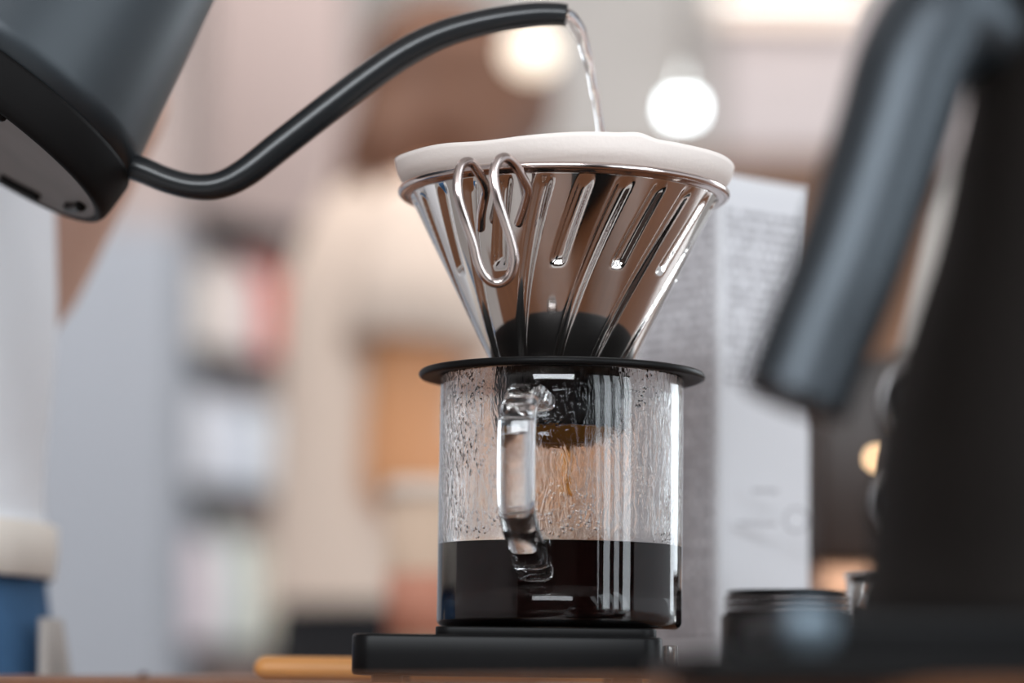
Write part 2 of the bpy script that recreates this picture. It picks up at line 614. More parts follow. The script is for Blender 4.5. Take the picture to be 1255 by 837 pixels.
outer, innr = [], []
for j in range(NZ + 1):
    f = j / NZ
    z = zc0 + H * f - ZT
    ro, ri = [], []
    for i in range(NA):
        phi = 2 * PI * i / NA
        r = cone_r(f, phi)
        dx, dy = math.sin(phi), -math.cos(phi)
        ro.append(bm.verts.new((r * dx, r * dy, z)))
        ri.append(bm.verts.new(((r - 0.0006) * dx, (r - 0.0006) * dy, z)))
    outer.append(ro)
    innr.append(ri)
for j in range(NZ):
    for i in range(NA):
        k = (i + 1) % NA
        bm.faces.new((outer[j][i], outer[j][k], outer[j + 1][k], outer[j + 1][i]))
        bm.faces.new((innr[j][i], innr[j + 1][i], innr[j + 1][k], innr[j][k]))
for i in range(NA):
    k = (i + 1) % NA
    bm.faces.new((outer[0][i], innr[0][i], innr[0][k], outer[0][k]))
    bm.faces.new((outer[NZ][i], outer[NZ][k], innr[NZ][k], innr[NZ][i]))
obj('cone', bm, M_steel, t)
# rolled rim
rp = [(rt - 0.0006, zc1 - ZT - 0.0008), (rt + 0.0006, zc1 - ZT - 0.0006), (rt + 0.0022, zc1 - ZT + 0.0001)]
for k in range(0, 11):
    a = math.radians(-120 + 210 * k / 10)
    rp.append((rt + 0.0030 + 0.0014 * math.cos(a), zc1 - ZT + 0.0013 + 0.0014 * math.sin(a)))
rp += [(rt + 0.0015, zc1 - ZT + 0.0021), (rt - 0.0006, zc1 - ZT + 0.0006)]
obj('rim', lathe(rp, 160, closed=True), M_wire, t)
# wire grip
gp = [(589, 279, -.0440), (590, 262, -.0490), (594, 240, -.0545), (595, 229, -.0590), (588, 214, -.0650), (577, 199, -.0700), (566, 202, -.0735), (561, 218, -.0755),
      (562, 242, -.0765), (571, 272, -.0755), (580, 298, -.0735), (586, 322, -.0715), (596, 341, -.0700), (610, 347, -.0695),
      (624, 339, -.0705), (630, 320, -.0725), (627, 297, -.0745), (618, 268, -.0770), (609, 240, -.0785), (605, 214, -.0780),
      (609, 199, -.0765), (619, 193, -.0735), (631, 202, -.0685), (642, 220, -.0640), (647, 232, -.0610), (645, 245, -.0575), (636, 273, -.0508)]
gpts = [tuple(W(*p)) for p in gp]
loc = Vector(t.location)
gp2 = [Vector(p) - loc for p in catmull(gpts, 6)]
obj('wire_grip', tube(gp2, 0.00172, 14, roundcap=True), M_wire, t)
# base plate and outlet
rpz = 0.0532
pt, pbm = zax(456.5) - ZT, zax(466) - ZT
bp_ = [(0.012, pt), (rpz - 0.006, pt)]
for k in range(0, 9):
    a = PI / 2 - PI * k / 8
    bp_.append((rpz - 0.0014 + 0.0014 * math.cos(a), (pt + pbm) / 2 + (pt - pbm) / 2 * math.sin(a)))
bp_ += [(RG + 0.002, pbm + 0.0004), (RG - 0.001, zax(461.5) - ZT), (0.012, zax(461.5) - ZT)]
obj('base_plate', lathe(bp_, 128, closed=True), M_black_matte, t)
sk0 = zax(461.5) - ZT
sk1 = zax(527) - ZT
obj('outlet_collar', lathe([(0.010, sk0), (0.0245, sk0), (0.0242, sk1 + 0.001), (0.0236, sk1), (0.0222, sk1), (0.0215, sk1 + 0.001), (0.0215, sk0 - 0.004), (0.010, sk0 - 0.004)], 72, closed=True), M_black, t)
zo = zax(546) - ZT
obj('outlet', lathe([(0.0215, sk1 + 0.003), (0.0212, sk1 + 0.0008), (0.011, zo), (0.0095, zo), (0.009, zo + 0.002), (0.009, sk1 + 0.006)], 60, closed=True),
    prin('outlet with amber reflection tint', (0.42, 0.17, 0.03), 0.08, spec=0.8, trans=0.4), t)  # amber reflection of the coffee put into the outlet colour

# drip of coffee under the outlet
d0, d1 = zax(531), zax(611)
dp = [(0, d0 + 0.001), (0.0028, d0), (0.0020, d0 - 0.004), (0.0012, d0 - 0.010), (0.0009, d0 - 0.016), (0.0011, d1 + 0.005), (0.0017, d1 + 0.002), (0.0014, d1 + 0.0005), (0, d1)]
o = obj('coffee_drip', lathe(dp, 20), M_amber)
o.location = (W(695, 575, -0.004).x, -0.009, 0)
tag(o, 'thin amber drip of coffee falling below the dripper inside the server', 'drip')
# ------------------------------------------------------------------ paper filter
bm = bmesh.new()
NA = 220
zs = [i / 44 for i in range(45)]
lay = []
for q in (0, 1):
    rows = []
    for f in zs:
        row = []
        for i in range(NA):
            phi = 2 * PI * i / NA
            sph = (phi + PI) % (2 * PI) - PI
            deg = math.degrees(sph)
            hh = 0.0122 - 0.0011 * math.exp(-((deg + 30) / 13) ** 2) + 0.0009 * math.exp(-((deg - 23) / 5) ** 2) \
                - 0.0003 * math.exp(-((deg - 31) / 4) ** 2) + 0.0006 * math.sin(3 * sph + 0.6) + 0.0003 * math.sin(7 * sph)
            zz = zc0 + 0.006 + (zc1 + hh - zc0 - 0.006) * f
            k = (zz - zc0) / H
            r = rb + (rt - rb) * min(k, 1.0) - 0.0034
            u_ = zz - zc1
            if u_ > -0.003:
                tab = ((-0.003, r), (0.0026, 0.0566), (0.0040, 0.0592), (0.0060, 0.0615), (0.0090, 0.0628), (0.0150, 0.0640))
                for (ua, ra), (ub, rb_) in zip(tab, tab[1:]):
                    if ua <= u_ <= ub:
                        r = ra + (rb_ - ra) * (u_ - ua) / (ub - ua)
                        break
            lump = 1 + 0.006 * math.sin(5 * sph + 1) * f + 0.004 * f * math.exp(-((deg - 23) / 5) ** 2)
            if zz > zc1 + 0.004:
                r = r * lump
            r -= q * 0.00035
            row.append(bm.verts.new((r * math.sin(phi), -r * math.cos(phi), zz)))
        rows.append(row)
    lay.append(rows)
for q in (0, 1):
    for A_, B_ in zip(lay[q], lay[q][1:]):
        for i in range(NA):
            k = (i + 1) % NA
            bm.faces.new((A_[i], A_[k], B_[k], B_[i]))
for i in range(NA):
    k = (i + 1) % NA
    bm.faces.new((lay[0][-1][i], lay[0][-1][k], lay[1][-1][k], lay[1][-1][i]))
    bm.faces.new((lay[0][0][i], lay[0][0][k], lay[1][0][k], lay[1][0][i]))
o = obj('paper_filter', bm, M_paper)
o.location = (AX, 0, 0)
tag(o, 'white paper cone filter standing above the steel dripper rim', 'filter')

# ------------------------------------------------------------------ pouring kettle (left)
mmpx = (1.058 * 1.0) / F_PX
KY = 0.002
kb = W(-55, 148, KY)
los = ray(-55, 148).normalized()
ti = math.radians(13.1)
ax_img = (RT * 0.588 + UP * 0.809).normalized()
kz = (ax_img * math.cos(ti) + los * math.sin(ti)).normalized()
kx = (RT * 0.809 - UP * 0.588)
kx = (kx - kz * kx.dot(kz)).normalized()
ky = kz.cross(kx)
KM = Matrix((kx, ky, kz)).transposed().to_4x4()
KM.translation = kb
t = thing('pouring_kettle', 'matte black gooseneck kettle tilted at upper left and pouring water', 'kettle')
t.matrix_world = KM
KI = KM.inverted()
RB = 0.0668
obj('bottom_plate', lathe([(0, 0.0022), (0.0575, 0.0022), (0.0605, 0.0012), (0.0628, 0.0006), (0.0628, 0.004), (0, 0.004)], 96), M_bottom, t)
bandp = [(0.0626, 0.0004), (0.0640, 0.0), (0.0655, 0.0008), (0.0664, 0.0024), (RB, 0.005), (RB + 0.0002, 0.0165), (RB - 0.0004, 0.0182), (0.0626, 0.0182)]
obj('base_band', lathe(bandp, 96, closed=True), M_band, t)
body = [(0.0620, 0.0180), (RB - 0.0006, 0.0183)] + [(RB - 0.0006 + (0.0532 - RB) * k / 8, 0.0183 + 0.080 * k / 8) for k in range(1, 9)]
body += [(0.0506, 0.114), (0.0494, 0.1165), (0.047, 0.1172), (0, 0.1172)]
obj('body', lathe(body, 128), M_coat, t)
obj('lid', lathe([(0, 0.1174), (0.044, 0.1174), (0.0445, 0.119), (0.042, 0.1215), (0.012, 0.124), (0.008, 0.128), (0.011, 0.138), (0.010, 0.141), (0, 0.142)], 64), M_coat2, t)
# rubber feet round the bottom
for deg in (62, 155, 285, 20):
    a0 = math.radians(deg)
    fp = [Vector((0.0565 * math.cos(a0 + q), 0.0565 * math.sin(a0 + q), 0.0012)) for q in [i * 0.05 - 0.15 for i in range(7)]]
    obj('foot', tube(fp, 0.0022, 10, roundcap=True), M_black_matte, t)
# gooseneck
sp = [(150, 200, .004, 17), (176, 209, .003, 16.5), (205, 221, .003, 16), (236, 228.5, .003, 16), (268, 227, .003, 17), (300, 212, .003, 18.5),
      (345, 177, .003, 19), (400, 134, .003, 19), (450, 96, .003, 19), (497, 64, .003, 18.7), (545, 41, .003, 17.5), (600, 26, .003, 16.3),
      (650, 18.5, .003, 15.5), (682, 17.5, .003, 14.6), (694, 19.0, .003, 14.2)]
sp2 = catmull([(*tuple(W(a, b, y)), r * 0.000302) for a, b, y, r in sp], 7)
bm = add_tube(bmesh.new(), [KI @ Vector(p[:3]) for p in sp2], [p[3] for p in sp2], 28, cap=False)
# inner wall of the mouth
ends = [KI @ Vector(p[:3]) for p in sp2[-14:]]
add_tube(bm, ends, [p[3] * 0.80 for p in sp2[-14:]], 28, cap=False)
bm.verts.ensure_lookup_table()
nv = len(bm.verts)
o_last = [bm.verts[len(sp2) * 28 - 28 + k] for k in range(28)]
i_last = [bm.verts[nv - 28 + k] for k in range(28)]
for k in range(28):
    j = min(range(28), key=lambda q: (i_last[q].co - o_last[k].co).length)
    j2 = min(range(28), key=lambda q: (i_last[q].co - o_last[(k + 1) % 28].co).length)
    try:
        bm.faces.new((o_last[k], o_last[(k + 1) % 28], i_last[j2], i_last[j]) if j != j2 else (o_last[k], o_last[(k + 1) % 28], i_last[j]))
    except ValueError:
        pass
obj('spout', bm, M_coat2, t)
# grip on the far side from the spout (outside the frame)
gr = catmull([(-0.049, 0, 0.108), (-0.075, 0, 0.116), (-0.100, 0, 0.112), (-0.110, 0, 0.090), (-0.108, 0, 0.055), (-0.100, 0, 0.020)], 6)
obj('grip', tube(gr, [0.009 + 0.005 * min(1, i / 14) for i in range(len(gr))], 18, roundcap=True), M_coat2, t)

# water stream
st = [(691, 21, 11.5), (699, 24, 11.0), (707, 34, 9.5), (714, 50, 8.2), (720, 72, 7.0), (725, 95, 6.3), (730, 122, 5.8), (735, 150, 5.2), (738, 180, 5.2), (741, 225, 5.0), (743, 290, 5)]
s2 = catmull([(*tuple(W(a, b, .003)), r * 0.000302) for a, b, r in st], 10)
rr = []
for i, p in enumerate(s2):
    tw = 0.0 if i < 8 else min(1, (i - 8) / 20)
    rr.append(p[3] * (1 + 0.05 * tw * math.sin(i * 0.36)))
bm = tube([p[:3] for p in s2], rr, 20)
bm.verts.ensure_lookup_table()
for i in range(len(s2)):                                     # the stream twists: its section is flattened and turns on its way down
    c = Vector(s2[i][:3])
    a = i * 0.06
    ax_ = Vector((math.cos(a), math.sin(a), 0))
    for k in range(20):
        v = bm.verts[i * 20 + k]
        dlt = v.co - c
        v.co -= ax_ * dlt.dot(ax_) * 0.18 * min(1, i / 12)
tag(obj('water_stream', bm, M_water), 'thin clear stream of water falling from the spout into the paper filter', 'water')

# ------------------------------------------------------------------ second kettle (right foreground)
tray_y0, tray_y1 = -0.405, -0.215
tx0 = W(836, 805, tray_y0).x
tz = W(1000, 797, tray_y0).z
tb_ = rbox((0, 0, tz / 2), (0.36, tray_y1 - tray_y0, tz), 0.008, 0.0012)
o = obj('serving_tray', tb_, M_black_matte)
o.location = (tx0 + 0.18, (tray_y0 + tray_y1) / 2, 0)
tag(o, 'flat black tray on the counter beneath the right kettle', 'tray')
KY2 = -0.325
kc = W(1352, 700, KY2)
KC = Vector((kc.x, KY2, 0))
bz1 = W(1050, 752, KY2 - 0.055).z
t = thing('kettle_base', 'black electric kettle base with a round dial, on the black tray', 'kettle base', (KC.x, KY2, tz))
bl = W(955, 770, KY2 - 0.06).x
obj('body', rbox(((bl - KC.x + 0.075) / 2, 0.004, (bz1 - tz) / 2), (0.075 - (bl - KC.x), 0.124, bz1 - tz), 0.012, 0.002), M_black, t)
kn = W(994, 771, KY2 - 0.066)
M90 = Matrix.Rotation(math.radians(90), 4, 'X')
o = obj('dial', lathe([(0, 0.008), (0.0052, 0.0078), (0.0064, 0.0068), (0.0066, 0), (0, 0)], 40), prin('grey blue dial', (0.13, 0.165, 0.195), 0.45, metal=0.8), t)
o.matrix_local = Matrix.Translation((kn.x - KC.x, -0.058, kn.z - tz)) @ M90

t = thing('standing_kettle', 'dark kettle with a thick handle standing blurred at the right edge', 'kettle', (KC.x, KY2, bz1))
sil = [(1046, 752), (1050, 735), (1066, 680), (1078, 560), (1112, 420), (1150, 300), (1172, 200), (1188, 120), (1192, 60), (1196, 0)]
pf = []
for (px, py) in sil:
    p = W(px, py, KY2)
    pf.append((KC.x - p.x, p.z - bz1))
pf[0] = (pf[0][0], 0.0005)
pf = [(0, 0.0005), (pf[0][0] - 0.002, 0.0005)] + [p for p in pf]
rl, zl = pf[-1]
pf += [(rl - 0.002, zl + 0.002), (0, zl + 0.002)]
M_kb = prin('matte black kettle body', (0.009, 0.007, 0.006), 0.6, spec=0.14)
obj('body', lathe(catmull(pf[1:-2], 4) and ([pf[0]] + catmull(pf[1:-2], 4) + pf[-2:]), 96), M_kb, t)
obj('lid', lathe([(0, zl + 0.0022), (rl - 0.003, zl + 0.0022), (rl - 0.004, zl + 0.005), (0.010, zl + 0.007), (0.007, zl + 0.011), (0.010, zl + 0.020), (0, zl + 0.022)], 48), M_coat2, t)
hp = [(1335, 80, 40, -.33), (1265, 60, 47, -.335), (1208, 36, 60, -.338), (1160, 22, 73, -.340), (1122, 75, 73, -.342), (1098, 150, 71, -.344), (1069, 240, 69, -.346),
      (1034, 340, 68, -.348), (999, 425, 67, -.349), (973, 494, 66, -.350)]
h2 = catmull([(*(W(a, b, y) - Vector(t.location)), r * (0.735 / F_PX)) for a, b, r, y in hp], 6)
bm = add_tube(bmesh.new(), [p[:3] for p in h2], [p[3] for p in h2], 32, cap=True)
M_hd = prin('satin black handle', (0.046, 0.054, 0.062), 0.36, metal=0.7)
o = obj('handle', bm, M_hd, t)
bv = o.modifiers.new('round', 'BEVEL')
bv.width = 0.004
bv.segments = 3
bv.limit_method = 'ANGLE'
bv.angle_limit = math.radians(60)

# ------------------------------------------------------------------ things on the counter behind
# printed carton with its edge towards the camera
CYW = 0.165
c0, c1, c2 = W(762, 500, CYW + 0.045), W(881, 500, CYW), W(993, 500, CYW + 0.035)
ctop = W(940, 220, CYW + 0.015).z


def printed(name, xdir, lo_, hi_, seed):
    """white card with lines of tiny grey print in a band of heights"""
    m = prin(name, (0.70, 0.70, 0.725), 0.55)
    nt_ = m.node_tree
    b_ = nt_.nodes['Principled BSDF']
    tc_ = nt_.nodes.new('ShaderNodeTexCoord')
    sp_ = nt_.nodes.new('ShaderNodeSeparateXYZ')
    nt_.links.new(tc_.outputs['Object'], sp_.inputs[0])

    def m_(op, a_, b2=None):
        n_ = nt_.nodes.new('ShaderNodeMath')
        n_.operation = op
        for i_, v_ in enumerate((a_, b2)):
            if v_ is None:
                continue
            if isinstance(v_, (int, float)):
                n_.inputs[i_].default_value = v_
            else:
                nt_.links.new(v_, n_.inputs[i_])
        return n_.outputs[0]
    row = m_('MULTIPLY', sp_.outputs['Z'], 230.0)
    line = m_('LESS_THAN', m_('FRACT', row), 0.5)
    cmb = nt_.nodes.new('ShaderNodeCombineXYZ')
    nt_.links.new(m_('MULTIPLY', sp_.outputs['X'], 420.0), cmb.inputs[0])
    nt_.links.new(m_('ADD', m_('MULTIPLY', m_('FLOOR', row), 7.31), seed), cmb.inputs[1])
    nz = nt_.nodes.new('ShaderNodeTexNoise')
    nz.inputs['Scale'].default_value = 1.0
    nt_.links.new(cmb.outputs[0], nz.inputs['Vector'])
    wd = m_('GREATER_THAN', nz.outputs['Fac'], 0.44)
    inz = m_('MULTIPLY', m_('GREATER_THAN', sp_.outputs['Z'], lo_), m_('LESS_THAN', sp_.outputs['Z'], hi_))
    fac = m_('MULTIPLY', m_('MULTIPLY', line, wd), inz)
    mx_ = nt_.nodes.new('ShaderNodeMix')
    mx_.data_type = 'RGBA'
    mx_.inputs['A'].default_value = (0.70, 0.70, 0.725, 1)
    mx_.inputs['B'].default_value = (0.30, 0.29, 0.31, 1)
    nt_.links.new(fac, mx_.inputs['Factor'])
    nt_.links.new(mx_.outputs['Result'], b_.inputs['Base Color'])
    return m


t = thing('coffee_carton', 'tall white carton with grey print standing behind the glass server', 'carton', (c1.x, CYW, 0))
p0, p1, p2 = Vector((c0.x, CYW + 0.045, 0)), Vector((c1.x, CYW, 0)), Vector((c2.x, CYW + 0.035, 0))
p3 = p0 + p2 - p1
bm = bmesh.new()
q = [bm.verts.new(p - p1 + Vector((0, 0, 0))) for p in (p0, p1, p2, p3)]
q2 = [bm.verts.new(p - p1 + Vector((0, 0, ctop))) for p in (p0, p1, p2, p3)]
for i in range(4):
    bm.faces.new((q[i], q[(i + 1) % 4], q2[(i + 1) % 4], q2[i]))
bm.faces.new(q[::-1])
bm.faces.new(q2)
bmesh.ops.bevel(bm, geom=bm.edges[:], offset=0.0008, segments=2, affect='EDGES')
obj('box', bm, M_card, t, False)


def face_panel(name, A_, B_, u0, u1, z0_, z1_, mat):
    d = (B_ - A_).normalized()
    L = (B_ - A_).length
    nrm_ = Vector((d.y, -d.x, 0))
    bm_ = box(((u0 + u1) / 2 * L, 0, (z0_ + z1_) / 2), ((u1 - u0) * L, 0.0003, z1_ - z0_))
    o_ = obj(name, bm_, mat, t, False)
    rm = Matrix((d, -nrm_, Vector((0, 0, 1)))).transposed().to_4x4()
    o_.matrix_local = Matrix.Translation(A_ - p1 + nrm_ * 0.0003) @ rm
    return o_, rm


face_panel('print_panel', p0, p1, 0.06, 0.94, 0.012, ctop - 0.006, printed('left carton print', None, 0.02, ctop - 0.012, 3.0))
o, rm = face_panel('print_panel', p1, p2, 0.06, 0.94, 0.012, ctop - 0.006, printed('right carton print', None, 0.128, ctop - 0.014, 11.0))
# round emblem and pale block below it
Lr = (p2 - p1).length
gm = prin('grey print', (0.46, 0.45, 0.47), 0.6)
ring = lathe([(0.0042, -0.00005), (0.0056, -0.00005), (0.0056, 0.00005), (0.0042, 0.00005)], 40, closed=True)
e = obj('emblem', ring, gm, t, False)
ez = W(945, 640, CYW + 0.018).z
e.matrix_local = o.matrix_local @ Matrix.Translation((0.60 * Lr, -0.00018, ez)) @ M90
for (uu, zz, ww, hh) in ((0.30, 0.070, 0.30, 0.0016), (0.36, 0.084, 0.2, 0.0016)):
    e = obj('printed_line', box((0, 0, 0), (ww * Lr, 0.0001, hh)), gm, t, False)
    e.matrix_local = o.matrix_local @ Matrix.Translation((uu * Lr, -0.00018, zz))

# black ribbed tin
ty = 0.085
ta, tb2 = W(884, 760, ty).x, W(1046, 760, ty).x
ttop = W(960, 722, ty - 0.02).z
R_ = (tb2 - ta) / 2
t = thing('ribbed_tin', 'low black tin with ribbed rim in front of the white carton', 'tin', ((ta + tb2) / 2, ty, 0))
obj('body', lathe([(0, 0.0005), (R_ - 0.001, 0.0005), (R_, 0.0015), (R_, ttop - 0.010), (0, ttop - 0.010)], 72), M_black, t)
for k in range(3):
    zz = ttop - 0.0098 + k * 0.0027
    obj('rib', lathe([(0, zz), (R_ - 0.0022, zz), (R_ - 0.0014, zz + 0.0003), (R_ - 0.001, zz + 0.0010), (R_ - 0.0014, zz + 0.0017), (R_ - 0.0022, zz + 0.0020), (0, zz + 0.0026)], 72), prin('grey glossy rib', (0.10, 0.09, 0.09), 0.15, metal=0.6), t)
obj('lid', lathe([(0, ttop - 0.0017), (R_ - 0.003, ttop - 0.0017), (R_ - 0.002, ttop - 0.001), (R_ - 0.003, ttop), (0, ttop)], 72), M_black, t)

# small steel cup half behind the right kettle
sy = 0.10
sa = W(1037, 740, sy).x
su = W(1045, 706, sy).z
t = thing('steel_cup', 'small polished steel cup half hidden behind the right kettle', 'cup', (sa + 0.021, sy, 0))
obj('body', lathe([(0, 0.0005), (0.0175, 0.0005), (0.018, 0.002), (0.021, su), (0.0202, su), (0.0172, 0.003), (0, 0.003)], 56), M_chrome, t)
obj('lip', lathe([(0.0202, su - 0.001), (0.0214, su - 0.001), (0.0218, su), (0.0214, su + 0.001), (0.0202, su + 0.001)], 56, closed=True), M_chrome, t)

# wooden paddle behind the scale
wa = W(315, 808, 0.085)
pz0, pz1 = W(370, 822, 0.085).z, W(370, 795, 0.085).z
rp_ = (pz1 - max(pz0, 0)) / 2 + 0.0008
pp = [(wa.x + 0.004, 0.083, rp_), (wa.x + 0.02, 0.084, rp_), (wa.x + 0.06, 0.087, rp_), (wa.x + 0.11, 0.091, rp_)]
pp = catmull(pp, 6)
t = thing('wooden_paddle', 'honey coloured wooden stirring paddle lying behind the black scale', 'paddle', (wa.x, 0.085, 0))
obj('handle', tube([Vector(p) - Vector((wa.x, 0.085, 0)) for p in pp], [rp_ * 0.98] * len(pp), 20, roundcap=True), M_honey, t)
obj('blade', rbox((0.132, 0.010, 0.004), (0.05, 0.028, 0.0065), 0.010, 0.001), M_honey, t)

# paper cup with red print
py_ = 0.80
cl, cr = W(468, 700, py_).x, W(585, 700, py_).x
ch = W(520, 612, py_).z
r_ = (cr - cl) / 2
t = thing('paper_cup', 'cream paper cup with red print behind the server at left', 'cup', ((cl + cr) / 2, py_, 0))
M_cup = prin('cream paper', (0.78, 0.58, 0.43), 0.7)
obj('body', lathe([(0, 0.0005), (r_ * .80, 0.0005), (r_ * .97, ch), (0, ch)], 48), M_cup, t)
obj('lid', lathe([(0, ch), (r_ * 1.03, ch), (r_ * 1.03, ch + 0.004), (r_ * .97, ch + 0.006), (r_ * .93, ch + 0.012), (0, ch + 0.012)], 48), prin('pale lid', (0.80, 0.68, 0.58), 0.5), t)
obj('print_band', lathe([(r_ * .855, ch * .25), (r_ * .865, ch * .25), (r_ * .913, ch * .60), (r_ * .905, ch * .60)], 48, closed=True), prin('red print', (0.68, 0.30, 0.20), 0.7), t)

# dark coffee machine behind the right kettle
my = 0.62
m0, m1 = W(1002, 600, my).x, W(1330, 600, my).x
mt = W(1100, 432, my).z
mb = W(1030, 690, my).z
t = thing('coffee_machine', 'dark brown coffee machine with chrome gauges behind the right kettle', 'coffee machine', ((m0 + m1) / 2, my + 0.15, 0))
mx0 = (m1 - m0)
obj('housing', box((0, 0, (mt + mb) / 2), (mx0, 0.30, mt - mb), 0.006), M_dkbrown, t)
obj('drip_tray', box((0, -0.01, mb / 2 - 0.0005), (mx0, 0.31, mb - 0.002), 0.003), prin('copper tray', (0.45, 0.24, 0.14), 0.35, metal=0.6), t)
for (px, py, rr_) in ((1120, 492, 0.020), (1102, 618, 0.016), (1160, 560, 0.018)):
    p = W(px, py, my)
    g = obj('gauge', lathe([(rr_ * .75, 0), (rr_, 0), (rr_, 0.010), (rr_ * .9, 0.013), (rr_ * .75, 0.012)], 48, closed=True), prin('dull steel ring', (0.35, 0.34, 0.34), 0.3, metal=1.0), t)
    g.matrix_local = Matrix.Translation((p.x - t.location.x, -0.150, p.z)) @ M90
    f_ = obj('dial_face', lathe([(0, 0.009), (rr_ * .76, 0.009), (rr_ * .76, 0), (0, 0)], 32), M_black, g)
p = W(1074, 562, my)
l_ = obj('glint_ball', add_ball(bmesh.new(), (0, 0, 0), 0.0036), prin('warm glint glow', (1, 0.8, 0.5), 0.3, emit=(1.0, 0.66, 0.36), estr=7.0), t)  # glowing ball in place of a warm specular glint on metal
l_.location = (p.x - t.location.x, -0.151, p.z)

# ------------------------------------------------------------------ back of the room
# wooden back cabinet
cy_ = 3.7
k0, k1 = W(690, 400, cy_).x, W(1122, 400, cy_).x
kt = W(950, 192, cy_).z
t = thing('back_cabinet', 'brown wooden back cabinet behind the white carton', 'cabinet', ((k0 + k1) / 2, cy_ + 0.25, FLOOR))
kh = kt - FLOOR
obj('carcass', box((0, 0.01, kh / 2), (k1 - k0, 0.48, kh - 0.04)), M_brown, t, False)
obj('top_board', box((0, 0, kh - 0.02), (k1 - k0 + 0.03, 0.53, 0.04), 0.005), M_brown, t, False)
for i in range(3):
    w3 = (k1 - k0) / 3
    d_ = obj('door', box((-(k1 - k0) / 2 + w3 * (i + .5), -0.245, kh / 2), (w3 - 0.012, 0.02, kh - 0.12), 0.004), M_brown, t, False)
    obj('knob', add_ball(bmesh.new(), (-(k1 - k0) / 2 + w3 * (i + .88), -0.268, kh * .6), 0.013), M_chrome, d_)


def lamp(name, label, px, py, y, size, col, strength, cord=True, square=False):
    p = W(px, py, y)
    t_ = thing(name, label, 'lamp', (p.x, y, p.z))
    hw, hh_ = size
    obj('bulb', rbox((0, 0, 0), (hw * 2, hw * 2, hh_ * 2), hw * .3, 0.004) if square else add_ball(bmesh.new(), (0, 0, 0), (hw, hw, hh_), u=24, v=16), prin(name + ' glow', col, 0.4, emit=col, estr=strength), t_)
    obj('socket', lathe([(0, hh_ * .85), (hw * .5, hh_ * .85), (hw * .45, hh_ * 1.5), (0, hh_ * 1.5)], 24), M_chrome, t_)
    if cord:
        obj('cord', tube([(0, 0, hh_ * 1.5), (0, 0, 1.9 - p.z)], 0.003, 8), M_chrome, t_)
    return t_


lamp('spot_lamp', 'bright white lamp hanging at upper right of the dripper', 836, 133, 1.5, (0.0145, 0.0085), (0.88, 0.97, 1.0), 9.0, True, True)
lamp('bulb_lamp', 'warm cream lamp hanging just below the spout tip', 652, 64, 1.55, (0.027, 0.024), (1.0, 0.86, 0.70), 1.1)
a, b = W(880, 6, 5.2), W(1066, 6, 5.2)
t = thing('strip_lamp', 'warm linear strip lamp at the top right on the pale panel', 'lamp', ((a.x + b.x) / 2, 5.25, a.z))
obj('diffuser', box((0, 0, 0), (b.x - a.x, 0.05, 0.035), 0.01), prin('warm strip', (1, 0.85, 0.72), 0.4, emit=(1.0, 0.80, 0.66), estr=0.62), t)
obj('rail', box((0, 0.03, 0.035), (b.x - a.x, 0.10, 0.02)), M_chrome, t, False)

# shelf rack along the left, running away from the camera
A_ = W(205, 500, 2.92)
B_ = W(372, 500, 3.16)
A_.z = B_.z = 0
e_ = (B_ - A_).normalized()
n_ = Vector((e_.y, -e_.x, 0))
LR = (B_ - A_).length
t = thing('shelf_rack', 'black shelf rack with packets between the grey pillar and the beige shirted person', 'shelf', (A_.x, A_.y, FLOOR))
rmat = Matrix((e_, -n_, Vector((0, 0, 1)))).transposed().to_4x4()
t.matrix_world = Matrix.Translation((A_.x, A_.y, FLOOR)) @ rmat
M_rack = prin('black rack', (0.022, 0.021, 0.022), 0.5)
tiers = [W(280, 800, 3.15).z, W(280, 612, 3.15).z, W(280, 452, 3.15).z, W(290, 290, 3.15).z]
tiers = [tiers[0] - 0.19] + tiers
DP = 0.20
for z in tiers:
    obj('shelf', box((LR / 2, DP / 2, z - FLOOR), (LR, DP, 0.022)), M_rack, t, False)
for u_ in (0.01, LR - 0.01):
    for v_ in (0.01, DP - 0.01):
        obj('post', box((u_, v_, (tiers[-1] - FLOOR) / 2), (0.02, 0.02, tiers[-1] - FLOOR)), M_rack, t, False)

